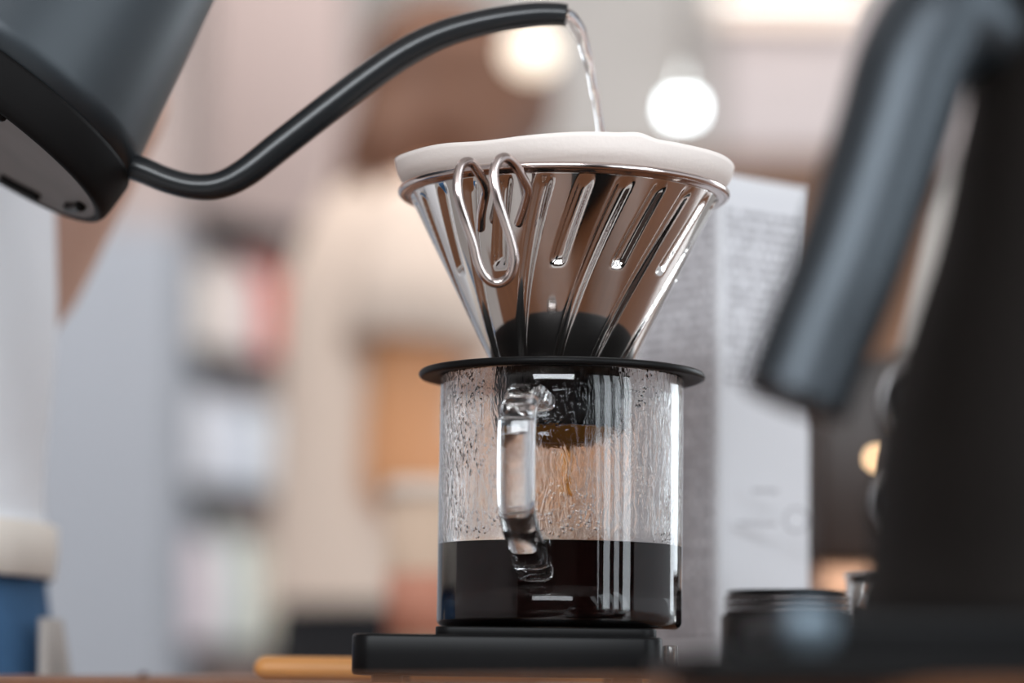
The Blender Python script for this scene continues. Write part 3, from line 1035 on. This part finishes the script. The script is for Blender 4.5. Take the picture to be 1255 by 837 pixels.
packs = [
    (2, [((0.74, 0.58, 0.48), 'peach'), ((0.80, 0.72, 0.66), 'cream'), ((0.78, 0.68, 0.66), 'pale pink'), ((0.70, 0.16, 0.12), 'red')], 'third shelf from the bottom'),
    (1, [((0.70, 0.70, 0.76), 'lavender'), ((0.76, 0.77, 0.82), 'white'), ((0.68, 0.72, 0.80), 'pale blue'), ((0.74, 0.76, 0.78), 'light grey')], 'second shelf from the bottom'),
    (0, [((0.74, 0.54, 0.62), 'rose'), ((0.78, 0.68, 0.72), 'blush'), ((0.62, 0.68, 0.66), 'sage'), ((0.76, 0.70, 0.58), 'straw')], 'lowest shelf in view'),
]
for (ti_, cols, where) in packs:
    zb = tiers[ti_ + 1] + 0.0112
    gap = tiers[ti_ + 2] - tiers[ti_ + 1]
    for i, (cc, nm) in enumerate(cols):
        hgt_ = gap * (0.74 + 0.08 * ((i * 7 + ti_) % 3) / 2)
        ww = LR / 4 * 0.80
        pos = Vector((A_.x, A_.y, 0)) + e_ * (LR * (i + 0.5) / 4) - n_ * 0.075
        k_ = thing('packet', '%s packet on the %s of the black rack' % (nm, where), 'packet', (pos.x, pos.y, zb), 'packets on the black rack')
        k_.matrix_world = Matrix.Translation((pos.x, pos.y, zb)) @ rmat
        bm = bmesh.new()
        rows_ = []
        for (zf, sx_, sy_) in ((0, 1, 1), (0.02, 1.02, 1.03), (0.45, 1.04, 1.10), (0.80, 1.0, 0.85), (0.93, 0.98, 0.25), (1.0, 0.98, 0.14)):
            rows_.append([bm.verts.new((sgx * ww / 2 * sx_, sgy * 0.05 * sy_, hgt_ * zf)) for sgx, sgy in ((-1, -1), (1, -1), (1, 1), (-1, 1))])
        for r1, r2 in zip(rows_, rows_[1:]):
            for j in range(4):
                bm.faces.new((r1[j], r1[(j + 1) % 4], r2[(j + 1) % 4], r2[j]))
        bm.faces.new(rows_[0][::-1])
        bm.faces.new(rows_[-1])
        obj('bag', bm, prin('packet ' + nm, cc, 0.5), k_, False)
        obj('seal', box((0, 0, hgt_ * 0.975), (ww * 0.99, 0.018, hgt_ * 0.05)), prin('seal ' + nm, [c_ * .8 for c_ in cc], 0.4), k_, False)


# ------------------------------------------------------------------ people
def hand(bm, wrist, dirv, palm_n, curl=0.6, size=1.0, left=True):
    """palm, four unequal bent fingers and a thumb from the side of the palm, added as chains to a body mesh"""
    d = dirv.normalized()
    pn = (palm_n - d * palm_n.dot(d)).normalized()
    s = d.cross(pn) * (1 if left else -1)
    for k in range(4):
        b0 = wrist + d * 0.015 * size + s * (-0.022 + 0.0147 * k) * size
        b1 = wrist + d * 0.088 * size + s * (-0.030 + 0.020 * k) * size
        limb(bm, [(b0, 0.014 * size), (b1, 0.0115 * size)], 12)
        ln = (0.036, 0.043, 0.040, 0.030)[k] * size
        p = b1
        dd = d.copy()
        ch = [(p, 0.0092 * size)]
        for j in range(3):
            ang = curl * (0.5 + 0.35 * j)
            dd = (dd * math.cos(ang) + pn * math.sin(ang)).normalized()
            p = p + dd * ln * (1, 0.72, 0.56)[j]
            ch.append((p, (0.0085, 0.0078, 0.0068)[j] * size))
        limb(bm, ch, 10)
    t0 = wrist + d * 0.025 * size - s * 0.026 * size
    t1 = t0 + (d * 0.7 - s * 0.75 + pn * 0.2).normalized() * 0.042 * size
    t2 = t1 + (d * 0.9 - s * 0.25 + pn * 0.4).normalized() * 0.032 * size
    t3 = t2 + (d * 0.9 + s * 0.05 + pn * 0.5).normalized() * 0.024 * size
    limb(bm, [(t0, 0.013 * size), (t1, 0.0105 * size), (t2, 0.0092 * size), (t3, 0.0075 * size)], 10)


def ring_loft(bm, rings, segs=40):
    """rings: (centre, half axis vector u, half axis vector v)"""
    rr_ = []
    for (c_, u_, v_) in rings:
        rr_.append([bm.verts.new(Vector(c_) + Vector(u_) * math.cos(2 * PI * k / segs) + Vector(v_) * math.sin(2 * PI * k / segs)) for k in range(segs)])
    for a_, b_ in zip(rr_, rr_[1:]):
        for k in range(segs):
            bm.faces.new((a_[k], a_[(k + 1) % segs], b_[(k + 1) % segs], b_[k]))
    bm.faces.new(rr_[0][::-1])
    bm.faces.new(rr_[-1])


def head(bm, c, fwd, up, k=1.0):
    """skull, jaw, nose, ears, neck-ready; returns frame"""
    f = fwd.normalized()
    u = (up - f * up.dot(f)).normalized()
    l = u.cross(f)
    rot = Matrix((f, l, u)).transposed()
    def at(x, y, z):
        return c + f * x * k + l * y * k + u * z * k
    add_ball(bm, at(-0.008, 0, 0.022), (0.098 * k, 0.077 * k, 0.092 * k), rot, 28, 20)
    add_ball(bm, at(0.030, 0, -0.040), (0.060 * k, 0.058 * k, 0.074 * k), rot, 24, 16)
    add_ball(bm, at(0.056, 0, -0.092), (0.026 * k, 0.030 * k, 0.020 * k), rot)
    limb(bm, [(at(0.088, 0, 0.008), 0.010 * k), (at(0.104, 0, -0.030), 0.0145 * k)], 12)
    for s_ in (-1, 1):
        add_ball(bm, at(0.096, 0.013 * s_, -0.034), 0.009 * k)
        add_ball(bm, at(-0.010, 0.078 * s_, -0.008), (0.020 * k, 0.009 * k, 0.032 * k), rot)
        add_ball(bm, at(0.076, 0.034 * s_, 0.024), (0.016 * k, 0.028 * k, 0.008 * k), rot)
        add_ball(bm, at(0.068, 0.040 * s_, -0.028), (0.022 * k, 0.022 * k, 0.020 * k), rot)
    return at, rot


def face_bits(par, at, rot, k=1.0):
    for s_ in (-1, 1):
        obj('eye', add_ball(bmesh.new(), at(0.080, 0.033 * s_, 0.004), 0.0125 * k), M_eye, par)
    bm_ = bmesh.new()
    add_ball(bm_, at(0.085, 0, -0.064), (0.010 * k, 0.025 * k, 0.005 * k), rot)
    add_ball(bm_, at(0.084, 0, -0.071), (0.010 * k, 0.022 * k, 0.006 * k), rot)
    obj('mouth', bm_, M_lip, par)


# --- the person pouring, at the left edge
T1 = thing('person', 'person in a white t-shirt and blue jeans at the left edge, holding the kettle', 'person')
fa = math.radians(38)
fw1 = Vector((math.cos(fa), math.sin(fa), 0))
rs1 = Vector((fw1.y, -fw1.x, 0))                        # the person's right hand side, towards the camera
bcy = 0.262


def bcx(px, py):
    """torso centre so that the right outline falls on a pixel"""
    return W(px, py, bcy - 0.06).x


rings = []
contour = [(62, 60, .112, .170), (62, 180, .112, .170), (63, 300, .112, .170), (63, 380, .112, .170), (57, 470, .110, .168), (48, 560, .108, .165), (48, 625, .108, .165), (55, 652, .112, .169), (55, 706, .112, .169)]


def supp(a_, b_):
    return math.sqrt((a_ * fw1.x) ** 2 + (b_ * rs1.x) ** 2)


cen = []
for (px, py, a_, b_) in contour:
    zz = W(px, py, bcy - 0.06).z
    x_ = bcx(px, py) - supp(a_, b_)
    cen.append((Vector((x_, bcy, zz)), a_, b_))
xm = cen[3][0].x
# body
bm = bmesh.new()
hipz, shz = 0.02, 0.50
base = Vector((xm - 0.01, bcy, 0))


def B1(f, r, z):
    return base + fw1 * f + rs1 * r + Vector((0, 0, z))


ring_loft(bm, [(B1(0, 0, z), fw1 * a_, rs1 * b_) for (z, a_, b_) in ((-0.08, .09, .145), (0.03, .10, .150), (0.14, .09, .135), (0.28, .10, .150), (0.40, .105, .160), (0.48, .085, .150), (0.53, .055, .08))])
for s_ in (-1, 1):
    limb(bm, [(B1(0, 0.085 * s_, -0.04), .082), (B1(0.01, 0.09 * s_, -0.44), .055), (B1(-0.01, 0.095 * s_, -0.62), .054), (B1(-0.01, 0.095 * s_, -0.86), .038)])
    limb(bm, [(B1(-0.02, 0.095 * s_, -0.885), .034), (B1(0.12, 0.105 * s_, -0.895), .025)])
limb(bm, [(B1(0, 0, 0.48), .060), (B1(0.02, 0, 0.60), .053)])
hc = B1(0.04, 0, 0.70)
at, rot = head(bm, hc, (fw1 + Vector((0.25, -0.2, -0.25))), Vector((0, 0, 1)))
# right arm (near) to the kettle grip
gpos = KM @ Vector((-0.108, 0, 0.068))
gdir = (KM.to_3x3() @ Vector((0, 0, 1))).normalized()
shR = B1(0, 0.185, 0.44)
wr = gpos + Vector((-0.075, 0.05, 0.01))
elR = Vector((shR.x - 0.09, shR.y - 0.03, 0.17))
limb(bm, [(shR, .056), (shR.lerp(elR, .5), .050), (elR, .041), (elR.lerp(wr, .35), .043), (wr, .027)])
hand(bm, wr, gpos - wr + Vector((0, 0, 0.01)), Vector((0.2, -1, 0.1)), 0.85, 1.0, False)
# left arm (far), bent up behind the kettle to steady it
shL = B1(0, -0.185, 0.44)
el = W(-52, 388, 0.36)
wl = W(136, 122, 0.23)
limb(bm, [(shL, .056), (shL.lerp(el, .5), .050), (el, .043), (el.lerp(wl, .3), .044), (wl, .028)])
tgt = KM @ Vector((0.030, 0.052, 0.105))
hand(bm, wl, tgt - wl, Vector((0.1, -1, 0.2)), 0.45, 1.0, True)
remesh(obj('body', bm, M_skin, T1), 0.0055, 3)
face_bits(T1, at, rot)
# hair
bm = bmesh.new()
add_ball(bm, at(-0.018, 0, 0.040), (0.100, 0.086, 0.092), rot, 28, 20)
add_ball(bm, at(-0.055, 0, -0.02), (0.060, 0.076, 0.070), rot, 24, 16)
remesh(obj('hair', bm, M_hair, T1), 0.008, 3)
# shirt with soft folds
bm = bmesh.new()
segs = 72
rws = []
c2_ = catmull([(*c_, a_, b_) for c_, a_, b_ in cen], 5)
top_c = c2_[0]
upper = [(top_c[0] - 0.004, top_c[1], z_, a_, b_) for z_, a_, b_ in ((0.46, .104, .178), (0.415, .112, .182), (0.36, .114, .178))]
upper = [(base.x, bcy, 0.535, .070, .095), (base.x, bcy, 0.50, .088, .150)] + upper
for (x_, y_, z_, a_, b_) in upper + [c for c in c2_ if c[2] < 0.34]:
    row = []
    for k in range(segs):
        an = 2 * PI * k / segs
        f_ = 1 + 0.012 * noise.noise(Vector((math.cos(an) * 3, math.sin(an) * 3, z_ * 7))) + 0.006 * noise.noise(Vector((math.cos(an) * 9, math.sin(an) * 9, z_ * 5)))
        row.append(bm.verts.new(Vector((x_, y_, z_)) + (fw1 * a_ * math.cos(an) + rs1 * b_ * math.sin(an)) * f_))
    rws.append(row)
for r1, r2 in zip(rws, rws[1:]):
    for k in range(segs):
        bm.faces.new((r1[k], r1[(k + 1) % segs], r2[(k + 1) % segs], r2[k]))
sh1 = obj('shirt', bm, M_shirt, T1)
sd = sh1.modifiers.new('cloth', 'SOLIDIFY')
sd.thickness = 0.002
for sgn, sh_, e2 in ((1, shR, elR), (-1, shL, el)):
    d_ = (e2 - sh_)
    bm = tube([sh_ - d_ * 0.08, sh_, sh_ + d_ * 0.25, sh_ + d_ * 0.55], [0.058, 0.070, 0.070, 0.073], 32, cap=False)
    so = obj('sleeve', bm, M_shirt, sh1)
    so.modifiers.new('cloth', 'SOLIDIFY').thickness = 0.002
# hem band with a small tan stain
nt = M_hem.node_tree
b_ = nt.nodes['Principled BSDF']
src = b_.inputs['Base Color'].links[0].from_socket
tc = nt.nodes.new('ShaderNodeTexCoord')
vm = nt.nodes.new('ShaderNodeVectorMath')
vm.operation = 'DISTANCE'
mpp = nt.nodes.new('ShaderNodeMapping')
mpp.inputs['Scale'].default_value = (1, 0.4, 0.55)
nt.links.new(tc.outputs['Object'], mpp.inputs[0])
sp_ = W(12, 686, bcy - 0.125)
vm.inputs[1].default_value = (sp_.x, sp_.y * 0.4, sp_.z * 0.55)
nt.links.new(mpp.outputs[0], vm.inputs[0])
mr = nt.nodes.new('ShaderNodeMapRange')
mr.inputs['From Min'].default_value = 0.005
mr.inputs['From Max'].default_value = 0.0012
nt.links.new(vm.outputs['Value'], mr.inputs['Value'])
mx = nt.nodes.new('ShaderNodeMix')
mx.data_type = 'RGBA'
nt.links.new(mr.outputs[0], mx.inputs['Factor'])
nt.links.new(src, mx.inputs['A'])
mx.inputs['B'].default_value = (0.55, 0.30, 0.10, 1)
nt.links.new(mx.outputs['Result'], b_.inputs['Base Color'])
bm = bmesh.new()
rws = []
for (px, py, gr_) in ((54, 643, .0010), (56, 645, .0022), (56, 675, .0026), (56, 707, .0024), (55, 710, .0010)):
    zz = W(px, py, bcy - 0.06).z
    x_ = cen[-1][0].x + (0.001 if py < 700 else 0.0)
    row = []
    for k in range(segs):
        an = 2 * PI * k / segs
        f_ = 1 + 0.010 * noise.noise(Vector((math.cos(an) * 3, math.sin(an) * 3, 0.3)))
        row.append(bm.verts.new(Vector((x_, bcy, zz)) + (fw1 * (0.112 + gr_) * math.cos(an) + rs1 * (0.169 + gr_) * math.sin(an)) * f_))
    rws.append(row)
for r1, r2 in zip(rws, rws[1:]):
    for k in range(segs):
        bm.faces.new((r1[k], r1[(k + 1) % segs], r2[(k + 1) % segs], r2[k]))
obj('hem', bm, M_hem, sh1).modifiers.new('cloth', 'SOLIDIFY').thickness = 0.0015
# jeans
bm = bmesh.new()
xo = W(64, 770, bcy - 0.06).x - supp(.112, .165)
jb = Vector((xo, bcy, 0))
ring_loft(bm, [(jb + Vector((0, 0, z)), fw1 * a_, rs1 * b_) for (z, a_, b_) in ((-0.12, .105, .165), (-0.03, .114, .168), (0.02, .110, .163), (0.075, .100, .155))])
for s_ in (-1, 1):
    limb(bm, [(jb + rs1 * 0.085 * s_ + Vector((0, 0, -0.06)), .088), (jb + rs1 * 0.092 * s_ + fw1 * 0.01 + Vector((0, 0, -0.44)), .070), (jb + rs1 * 0.097 * s_ + Vector((0, 0, -0.80)), .060)])
je = remesh(obj('jeans', bm, M_denim, T1), 0.007, 3)
pk = W(52, 800, bcy - 0.09)
bm = bmesh.new()
pc = Vector((jb.x, bcy, 0))
for (zf, add) in ((0, 0),):
    rw = []
    for i in range(7):
        col_ = []
        for j in range(5):
            z_ = -0.05 + 0.019 * j
            an = math.radians(66 - (30 - 5 * j) * (6 - i) / 6)
            col_.append(bm.verts.new(pc + Vector((0, 0, z_)) + (fw1 * .118 * math.cos(an) + rs1 * .1715 * math.sin(an)) * (1 + 0.004 * math.sin(i + j))))
        rw.append(col_)
    for r1, r2 in zip(rw, rw[1:]):
        for j in range(4):
            bm.faces.new((r1[j], r1[j + 1], r2[j + 1], r2[j]))
pkt = obj('pocket_flap', bm, prin('faded cream denim', (0.46, 0.42, 0.39), 0.9, var=0.3, vscale=40), je)
pkt.modifiers.new('cloth', 'SOLIDIFY').thickness = 0.002
for s_ in (-1, 1):
    bm = bmesh.new()
    add_ball(bm, B1(0.06, 0.10 * s_, -0.893), (0.125, 0.048, 0.030), Matrix((fw1, -rs1, Vector((0, 0, 1)))).transposed())
    obj('shoe', bm, M_trouser, T1)

# --- the person in beige behind
T2 = thing('person', 'person with brown hair in a beige t-shirt standing blurred behind the dripper', 'person')
Y2 = 2.15
pxm = (Y2 - CAM.y) / F_PX
X2 = W(475, 500, Y2).x
fa = math.radians(14)
fw2 = Vector((math.cos(fa), math.sin(fa), 0))
rs2 = Vector((fw2.y, -fw2.x, 0))
b2 = Vector((X2, Y2, 0))
zsh = W(480, 282, Y2).z


def B2(f, r, z):
    return b2 + fw2 * f + rs2 * r + Vector((0, 0, z))


bm = bmesh.new()
ring_loft(bm, [(B2(0, 0, z), fw2 * a_, rs2 * b_) for (z, a_, b_) in ((-0.10, .10, .15), (0.05, .105, .155), (0.16, .095, .14), (0.34, .105, .155), (zsh - 0.03, .10, .16), (zsh + 0.05, .06, .09))])
for s_ in (-1, 1):
    limb(bm, [(B2(0, 0.085 * s_, -0.05), .085), (B2(0.02, 0.09 * s_, -0.44), .055), (B2(0, 0.095 * s_, -0.62), .054), (B2(-0.02, 0.095 * s_, -0.86), .038)])
    limb(bm, [(B2(-0.03, 0.095 * s_, -0.885), .034), (B2(0.11, 0.105 * s_, -0.895), .025)])
hc2 = W(553, 138, Y2)
limb(bm, [(B2(0, 0, zsh), .062), (hc2 + Vector((-0.03, 0, -0.07)), .054)])
at2, rot2 = head(bm, hc2, Vector((1, 1.5, -0.18)), Vector((0, 0, 1)), 0.97)
for sgn in (-1, 1):
    sh_ = B2(0.01, 0.175 * sgn, zsh - 0.015)
    el_ = W(492, 585, Y2 - 0.20) if sgn == 1 else B2(0.03, -0.22, 0.23)
    wr_ = W(655, 590, Y2 - 0.10) if sgn == 1 else B2(0.25, -0.10, 0.26)
    limb(bm, [(sh_, .058), (sh_.lerp(el_, .5), .052), (el_, .044), (el_.lerp(wr_, .35), .044), (wr_, .028)])
    hand(bm, wr_, wr_ - el_, Vector((0, 0, -1)), 0.35, 0.95, sgn < 0)
remesh(obj('body', bm, M_skin2, T2), 0.0065, 3)
face_bits(T2, at2, rot2, 0.97)
bm = bmesh.new()
add_ball(bm, at2(-0.022, 0, 0.034), (0.108, 0.088, 0.096), rot2, 28, 20)
add_ball(bm, at2(-0.060, 0, -0.030), (0.066, 0.082, 0.085), rot2, 24, 16)
limb(bm, [(W(520, 130, Y2), .075), (W(475, 190, Y2 - 0.03), .055), (W(440, 232, Y2 - 0.05), .030)])
limb(bm, [(at2(0.02, -0.03, 0.02), .088), (at2(-0.02, -0.03, -0.06), .07)])
limb(bm, [(at2(-0.085, 0.0, -0.01), .045), (at2(-0.115, 0, -0.07), .040), (at2(-0.120, 0, -0.125), .022)])
remesh(obj('hair', bm, M_hair, T2), 0.008, 3)
bm = bmesh.new()
zh = W(420, 745, Y2).z
rr_ = [(zh, .130, .180), (zh + 0.05, .128, .178), (0.30, .122, .172), (0.42, .120, .178), (zsh - 0.05, .112, .185), (zsh, .095, .170), (zsh + 0.035, .078, .11), (zsh + 0.06, .066, .078)]
rr2 = catmull(rr_, 4)
rws = []
for (z_, a_, b_) in rr2:
    row = []
    for k in range(56):
        an = 2 * PI * k / 56
        f_ = 1 + 0.02 * noise.noise(Vector((math.cos(an) * 3, math.sin(an) * 3, z_ * 6)))
        row.append(bm.verts.new(b2 + Vector((0, 0, z_)) + (fw2 * a_ * math.cos(an) + rs2 * b_ * math.sin(an)) * f_))
    rws.append(row)
for r1, r2 in zip(rws, rws[1:]):
    for k in range(56):
        bm.faces.new((r1[k], r1[(k + 1) % 56], r2[(k + 1) % 56], r2[k]))
sh2 = obj('shirt', bm, M_beige, T2)
sh2.modifiers.new('cloth', 'SOLIDIFY').thickness = 0.003
for sgn in (-1, 1):
    sh_ = B2(0.01, 0.175 * sgn, zsh - 0.015)
    el_ = W(492, 585, Y2 - 0.20) if sgn == 1 else B2(0.03, -0.22, 0.23)
    d_ = el_ - sh_
    bm = tube([sh_ - d_ * 0.10, sh_, sh_ + d_ * 0.25, sh_ + d_ * 0.52], [0.060, 0.076, 0.078, 0.082], 32, cap=False)
    obj('sleeve', bm, M_beige, sh2).modifiers.new('cloth', 'SOLIDIFY').thickness = 0.003
bm = bmesh.new()
ring_loft(bm, [(B2(0, 0, z), fw2 * a_, rs2 * b_) for (z, a_, b_) in ((-0.12, .115, .168), (0.0, .125, .175), (0.07, .122, .172), (0.115, .112, .160))])
for s_ in (-1, 1):
    limb(bm, [(B2(0, 0.085 * s_, -0.07), .095), (B2(0.02, 0.092 * s_, -0.44), .072), (B2(-0.01, 0.097 * s_, -0.82), .058)])
remesh(obj('trousers', bm, M_trouser, T2), 0.008, 3)
for s_ in (-1, 1):
    bm = bmesh.new()
    add_ball(bm, B2(0.05, 0.10 * s_, -0.893), (0.125, 0.046, 0.028), Matrix((fw2, -rs2, Vector((0, 0, 1)))).transposed())
    obj('shoe', bm, M_trouser, T2)
